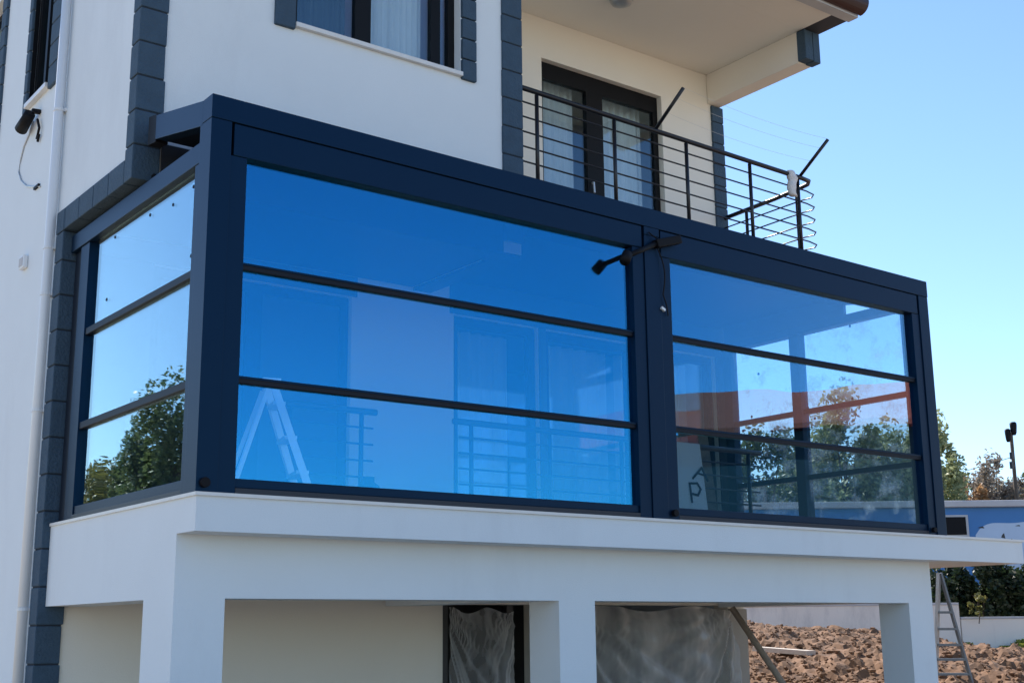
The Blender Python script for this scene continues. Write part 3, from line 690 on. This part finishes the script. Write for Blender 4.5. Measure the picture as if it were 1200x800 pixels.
# ------------------------------------------------------------------ garden behind
# boundary wall in two heights
def segwall(pa, pb, ztop, label):
    pa = Vector(pa); pb = Vector(pb); d = (pb-pa); d.z = 0; L_ = d.length; d.normalize(); n = Vector((-d.y, d.x, 0))*.1
    z0 = min(gh(pa.x, pa.y), gh(pb.x, pb.y))-.6
    t = thing('boundary_wall', (pa.x, pa.y, z0), label, 'wall')
    q = lambda p, s, z: (p.x+n.x*s, p.y+n.y*s, z)
    MB().hexa([q(pa,1,z0), q(pb,1,z0), q(pb,-1,z0), q(pa,-1,z0), q(pa,1,ztop-.05), q(pb,1,ztop-.05), q(pb,-1,ztop-.05), q(pa,-1,ztop-.05)]).build('panel', 'wallpaint', t)
    MB().hexa([q(pa,1.2,ztop-.049), q(pb,1.2,ztop-.049), q(pb,-1.2,ztop-.049), q(pa,-1.2,ztop-.049), q(pa,1.2,ztop), q(pb,1.2,ztop), q(pb,-1.2,ztop), q(pa,-1.2,ztop)]).build('coping', 'roofedge', t, bevel=.01)
wa, wb, wc = D(700, 707, 28), D(1122, 714, 28), D(1420, 724, 29)
segwall(wa, wb, D(1000, 707, 28).z, 'pale rendered boundary wall behind the heap of soil')
segwall(wb+(wc-wb)*.002, wc, D(1180, 722, 28.3).z, 'lower pale boundary wall beneath the dark shrubs behind the ladder')
# ladder
lb = D(1118, 798, 15.2); lz = dz(lb.x, lb.y)
la = math.atan2(rt.y, rt.x)
lt = thing('site_ladder', (lb.x, lb.y, lz), 'narrow grey metal ladder standing beside the right column on the soil', 'ladder')
TL, TR, BL, BR = D(1100, 671, 15.3), D(1102, 671, 15.3), D(1096, 810, 15.1), D(1142, 810, 15.1)
k_ = (lz-TL.z)/(BL.z-TL.z); BL2 = TL+(BL-TL)*k_; BR2 = TR+(BR-TR)*k_
MB().bar(BL2, TL, .04, .04).build('stile', 'steel', lt); MB().bar(BR2, TR, .035, .035).build('stile', 'darksteel', lt)
for py in (717, 736.5, 755, 772, 789, 806):
    f = (D(1100, py, 15.2).z-TL.z)/(BL.z-TL.z); a = TL+(BL-TL)*f; b = TR+(BR-TR)*f
    MB().bar(a, b, .08, .028).build('tread', 'darksteel', lt)
# plank on the soil
a = D(886, 742, 18); b = D(950, 757, 17); 
a.z = dz(a.x, a.y)+.10; b.z = dz(b.x, b.y)+.06
tag(MB().bar(a, b, .16, .06).build('plank', 'paleboard'), 'pale plank lying on the heap of soil', 'plank')

# trees -----------------------------------------------------------------
def leafy(mb, c, rad, n, size, rnd, clumps=26, hollow=.35):
    cs = []
    for _ in range(clumps):
        while True:
            v = Vector((rnd.uniform(-1,1), rnd.uniform(-1,1), rnd.uniform(-1,1)))
            if hollow < v.length < 1: break
        cs.append((Vector((v.x*rad[0], v.y*rad[1], v.z*rad[2])), rnd.uniform(.16, .36)))
    for _ in range(n):
        cc, cr = rnd.choice(cs)
        d = Vector((rnd.gauss(0,1), rnd.gauss(0,1), rnd.gauss(0,1))).normalized()*cr*(rnd.random()**.5)
        p = c+cc+Vector((d.x*rad[0], d.y*rad[1], d.z*rad[2]))
        a = Vector((rnd.gauss(0,1), rnd.gauss(0,1), rnd.gauss(0,.7))).normalized(); b = a.cross(Vector((rnd.gauss(0,1), rnd.gauss(0,1), rnd.gauss(0,1)))).normalized()
        s = size*rnd.uniform(.6, 1.4)
        mb.quad(p-a*s*.5, p+b*s*.28, p+a*s*.5, p-b*s*.28)
    return cs
def tree(name, base, h, rad, n, size, leaf, label, seed, cat='tree', group=None, trunk_r=.14, clumps=26, crown_frac=.62):
    rnd = random.Random(seed); base = Vector(base)
    t = thing(name, base, label, cat, group)
    c = base+Vector((0,0,h-rad[2])); mb = MB(); cs = leafy(mb, c, rad, n, size, rnd, clumps)
    tk = MB(); top = c+Vector((0,0,rad[2]*.3))
    tk.tube([base-Vector((0,0,.15)), base.lerp(top,.4)+Vector((rnd.uniform(-.1,.1),rnd.uniform(-.1,.1),0)), top], trunk_r, 8, trunk_r*.35)
    for cc, cr in cs[:14]:
        st_ = base.lerp(top, rnd.uniform(.35, .9)); tk.tube([st_, st_.lerp(c+cc,.5)+Vector((0,0,.1)), c+cc], trunk_r*.3, 5, trunk_r*.08)
    tk.build('trunk', 'bark', t); mb.build('crown', leaf, t)
    return t
def gz(p): return Vector((p.x, p.y, gh(p.x, p.y)))
def dtree(px, pytop, dist, rad, n, size, leaf, label, seed, name='tree', **k):
    top = D(px, pytop, dist); b = gz(top); tree(name, b, top.z-b.z, rad, n, size, leaf, label, seed, **k)
dtree(1091, 484, 44, (1.05,1.2,3.0), 9000, .17, 'leafpale', 'tall loose green tree rising behind the right end post of the enclosure', 1, trunk_r=.16, clumps=40)
dtree(985, 466, 42, (1.7,1.7,3.0), 15000, .17, 'leafpale', 'tall green tree seen through the dusty side glazing next to its post', 2, trunk_r=.16, clumps=48)
dtree(1043, 482, 43, (1.4,1.5,2.9), 12000, .17, 'leafpale', 'bushy green tree seen through the corner of the dusty glazing', 3, clumps=44)
dtree(893, 508, 42, (1.6,1.6,2.6), 12000, .17, 'leafmid', 'dark tree seen through the inner half of the dusty glazing', 4, clumps=44)
dtree(940, 516, 46, (2.0,1.6,2.6), 12000, .18, 'leafmid', 'round green tree seen behind the middle post of the dusty glazing', 5, clumps=44)
dtree(1127, 552, 46, (1.1,1.0,1.8), 6500, .15, 'leafrust', 'rust coloured shrub showing over the blue building beside the enclosure', 6, name='shrub', cat='shrub', trunk_r=.07, clumps=34)
dtree(1157, 539, 47, (1.3,1.2,2.2), 5200, .14, 'leafgrey', 'half bare brownish tree behind the blue building roof', 7, clumps=36)
dtree(1180, 558, 46, (.9,1.0,1.7), 3600, .14, 'leafgrey', 'small twiggy grey-brown shrub at the foot of the pole', 8, name='shrub', cat='shrub', trunk_r=.06, clumps=30)
dtree(1206, 546, 48, (1.2,1.2,2.0), 6500, .15, 'leafmid', 'dark green tree right of the pole over the blue building', 9, clumps=36)
for k, (px, py, rx, n_, lf, lab) in enumerate(((1141, 551, 1.2, 4200, 'leafgrey', 'pale brown bush between the rust shrub and the bare tree'), (1170, 549, 1.2, 4200, 'leafgrey', 'pale twiggy bush just left of the leaning pole'), (1198, 556, 1.3, 4500, 'leafmid', 'low green bush right behind the leaning pole'), (1114, 545, .8, 3600, 'leafmid', 'slender green bush close to the right end post'))):
    dtree(px, py, 48.5, (rx, 1.1, 1.9), n_, .14, lf, lab, 70+k, name='shrub', cat='shrub', trunk_r=.06, clumps=34)
# dark shrubs between the boundary wall and the blue building
shl = ['dense dark shrub over the boundary wall next to the column', 'dense dark shrub over the boundary wall behind the ladder foot', 'broad dark shrub above the lower boundary wall', 'dark shrub at the far end of the lower boundary wall', 'outermost dark shrub along the lower boundary wall']
for k, (px, py) in enumerate(((1085, 664), (1118, 668), (1150, 660), (1182, 664), (1212, 660))):
    top = D(px, py-4, 31.5+.5*(k % 2)); b = gz(top)
    tree('dark_shrub', b, top.z-b.z, (.95,.8,(top.z-b.z)*.52), 9000, .14, 'leafdark', shl[k], 20+k, cat='shrub', group='dark shrubs behind the boundary wall', trunk_r=.05, clumps=34)
sp = D(1146, 714, 27.8); tree('weed', (sp.x, sp.y, D(1146, 722, 28.1).z), .45, (.28,.2,.22), 260, .09, 'leafyellow', 'small pale sprig on top of the boundary wall', 31, cat='plant', trunk_r=.012, clumps=8)
# weeds at the foot of the wall
wd = MB(); rnd = random.Random(3)
for k in range(4200):
    f = rnd.random(); p = wb.lerp(wc, f*.85-.02); off = abs(rnd.gauss(0,.35))+.15
    x, y = p.x-fw.x*off, p.y-fw.y*off; z = dz(x, y)-.02
    if noise.noise(Vector((x*.8, y*.8, 2))) < -.12: continue
    hgt = rnd.uniform(.06,.22); a = rnd.uniform(0, 6.28); w_ = .012
    wd.quad((x-w_*math.cos(a),y-w_*math.sin(a),z),(x+w_*math.cos(a),y+w_*math.sin(a),z),(x+rnd.gauss(0,.05)+.004,y+rnd.gauss(0,.05),z+hgt),(x+rnd.gauss(0,.05)-.004,y+rnd.gauss(0,.05),z+hgt))
o = wd.build('weeds', 'grass'); stuff(o); tag(o, 'yellow-green weeds along the foot of the boundary wall', 'weeds')

# blue flat-roofed building
bA = D(770, 588, 37); bB = D(1330, 587, 37); ax = (bB-bA); ax.z = 0; BL_ = ax.length; ax.normalize(); bn = Vector((-ax.y, ax.x, 0))
ztop = D(1000, 588, 37).z; zg = gh(bA.x, bA.y)-.3
bb = thing('blue_building', (bA.x, bA.y, zg), 'long low blue building with a pale flat roof edge and painted patch', 'building')
def bq(u, v, z): p = bA+ax*u+bn*v; return (p.x, p.y, z)
def bbox(u0, u1, v0, v1, z0, z1): return MB().hexa([bq(u0,v0,z0), bq(u1,v0,z0), bq(u1,v1,z0), bq(u0,v1,z0), bq(u0,v0,z1), bq(u1,v0,z1), bq(u1,v1,z1), bq(u0,v1,z1)])
bbox(0, BL_, 0, 3.6, zg, ztop-.19).build('wall', 'bluewall', bb)
bbox(-.15, BL_+.15, -.18, 3.8, ztop-.188, ztop).build('roof', 'roofedge', bb, bevel=.03)
def bu(px): 
    d = ray(px, 610); p = CAM+d*37; return (p-bA).dot(ax)
wz0, wz1 = D(1122, 627, 37).z, D(1122, 606, 37).z
wn = bbox(bu(1100), bu(1132), -.06, -.002, wz0-.06, wz1+.06).build('window', 'roofedge', bb)
sub(bbox(bu(1103), bu(1129), -.075, -.0605, wz0, wz1), 'pane', 'black', wn)
# painted pale patch: a flat painted area with a wavy top edge
mu = MB(); nn = 40; u0_, u1_ = bu(1140), BL_-.05; zb_ = zg+.05
for i in range(nn+1):
    u = u0_+(u1_-u0_)*i/nn; zt_ = D(1170, 612, 37).z+.03*math.sin(i*.5)-.35*math.exp(-i*.5)+.06*noise.noise(Vector((u*.7, 0, 0)))
    mu.v += [bq(u, -.004, zb_), bq(u, -.004, zt_)]
for i in range(nn): mu.f.append((2*i, 2*i+2, 2*i+3, 2*i+1))
mu.build('painted_patch', 'mural', bb)
for (px, py, sx, sz) in ((1147, 618, .10, .03), (1172, 628, .06, .08), (1190, 616, .08, .02), (1160, 634, .07, .03), (1181, 633, .05, .04)):
    p = D(px, py, 37); u = (p-bA).dot(ax); MB().quad(bq(u-sx, -.009, p.z-sz*.6), bq(u+sx, -.009, p.z-sz), bq(u+sx*.6, -.009, p.z+sz), bq(u-sx*.3, -.009, p.z+sz*.4)).build('paint_mark', 'steeldark', bb)

# lamp pole
pb = D(1191, 580, 45); pt = D(1184.5, 506, 45); g0 = gz(pb); tilt = (pt-pb)/(pb.z-pt.z)
pf = Vector((pt.x-(pt.x-pb.x)*((pt.z-g0.z)/(pt.z-pb.z)), pt.y-(pt.y-pb.y)*((pt.z-g0.z)/(pt.z-pb.z)), g0.z))
pole = thing('lamp_pole', pf, 'dark leaning pole with two lamp heads behind the blue building', 'lamp pole')
MB().tube([pf, pt], .09, 10, .06).build('pole', 'bark', pole, smooth=True)
for (px, py, s) in ((1187.5, 501, .12), (1181, 509, .10)):
    c = D(px, py, 45); mb = MB()
    for k, (r_, zz) in enumerate(((.5,-.26),(.8,-.18),(1,.06),(1,.16),(.7,.2))):
        for j in range(12): mb.v.append((c.x+s*r_*math.cos(j*math.pi/6), c.y+s*r_*math.sin(j*math.pi/6), c.z+zz))
    for k in range(4):
        for j in range(12): mb.f.append((k*12+j, k*12+(j+1)%12, (k+1)*12+(j+1)%12, (k+1)*12+j))
    mb.f += [tuple(range(12))[::-1], tuple(48+j for j in range(12))]
    mb.build('lamp_head', 'black', pole, smooth=True)
for (py,) in ((534,), (545,)):
    c = D(1187.5, py, 44.9); MB().bar(c+Vector((-.1,0,-.12)), c+Vector((-.1,0,.12)), .10, .10).build('fitting', 'steeldark', pole)
wa_ = D(1187, 535, 45); pts = [wa_.lerp(D(900, 560, 70), i/16)-Vector((0,0,.9*math.sin(math.pi*i/16))) for i in range(17)]
tag(MB().tube(pts, .012, 5).build('power_cable', 'black'), 'thin overhead cable running off from the lamp pole', 'cable')

# ------------------------------------------------------------------ things that the glazing mirrors
# red-roofed house across the way, seen in the right bay
def V(px, py, dist): p = D(px, py, dist); return Vector((p.x, .12-p.y, p.z))
e0, e1 = V(768, 510, 46), V(1110, 494, 43.5)
axr = (e1-e0); axr.z = 0; RL = axr.length; axr.normalize(); nr = Vector((axr.y, -axr.x, 0))
if nr.y > 0: nr = -nr
rh = thing('red_roofed_house', (e0.x, e0.y, gh(e0.x, e0.y)-.2), 'house with darkened walls and a red tiled roof across the way, mirrored in the right bay', 'house')
zr0 = gh(e0.x, e0.y)-.2; ze = e0.z; zrid = ze+2.0
def rq(u, v, z): p = e0+axr*u+nr*v; return (p.x, p.y, z)
def rbox(u0, u1, v0, v1, z0, z1): return MB().hexa([rq(u0,v0,z0), rq(u1,v0,z0), rq(u1,v1,z0), rq(u0,v1,z0), rq(u0,v0,z1), rq(u1,v0,z1), rq(u1,v1,z1), rq(u0,v1,z1)])
rbox(.4, RL-.4, .6, 8, zr0, ze-.02).build('wall', 'darkrender', rh)  # walls coloured dark to weaken their mirror image in the glazing
MB().hexa([rq(0,0,ze), rq(RL,0,ze), rq(RL,4.3,zrid), rq(0,4.3,zrid), rq(0,0,ze+.18), rq(RL,0,ze+.18), rq(RL,4.3,zrid+.18), rq(0,4.3,zrid+.18)]).build('roof', 'tile', rh)
MB().hexa([rq(0,4.31,zrid), rq(RL,4.31,zrid), rq(RL,8.6,ze), rq(0,8.6,ze), rq(0,4.31,zrid+.18), rq(RL,4.31,zrid+.18), rq(RL,8.6,ze+.18), rq(0,8.6,ze+.18)]).build('roof', 'tile', rh)
for k in range(0):
    for zz in (ze-2.3, ze-5.2):
        f = rbox(1.2+k*3.2, 2.5+k*3.2, .52, .598, zz, zz+1.4).build('window', 'roofedge', rh)
        sub(rbox(1.28+k*3.2, 2.42+k*3.2, .50, .519, zz+.08, zz+1.32), 'pane', 'winglass', f)
# trees mirrored in the left side pane
def VX(px, py, dist): p = D(px, py, dist); return Vector((.12-p.x, p.y, p.z))
for k, (px, py, dist, rad, n, leaf, lab) in enumerate(((212, 462, 30, (1.5,1.5,2.4), 11000, 'leafmid', 'tall green tree mirrored in the side pane beside the corner post'),
        (178, 498, 31, (1.1,1.1,2.2), 9000, 'leafmid', 'green tree mirrored in the middle of the lower side pane'),
        (142, 530, 33, (1.3,1.2,2.2), 9000, 'leafyellow', 'round yellow-green tree mirrored in the lower side pane'),
        (108, 548, 34, (1.2,1.2,2.0), 7000, 'leafyellow', 'yellow-green tree mirrored at the wall end of the side pane'),
        (255, 455, 30, (1.6,1.5,2.6), 5000, 'leafmid', 'large green tree off beyond the side of the house'))):
    top = VX(px, py, dist); b = gz(top); tree('garden_tree', b, top.z-b.z, rad, n, .13, leaf, lab, 50+k, trunk_r=.13, clumps=42)
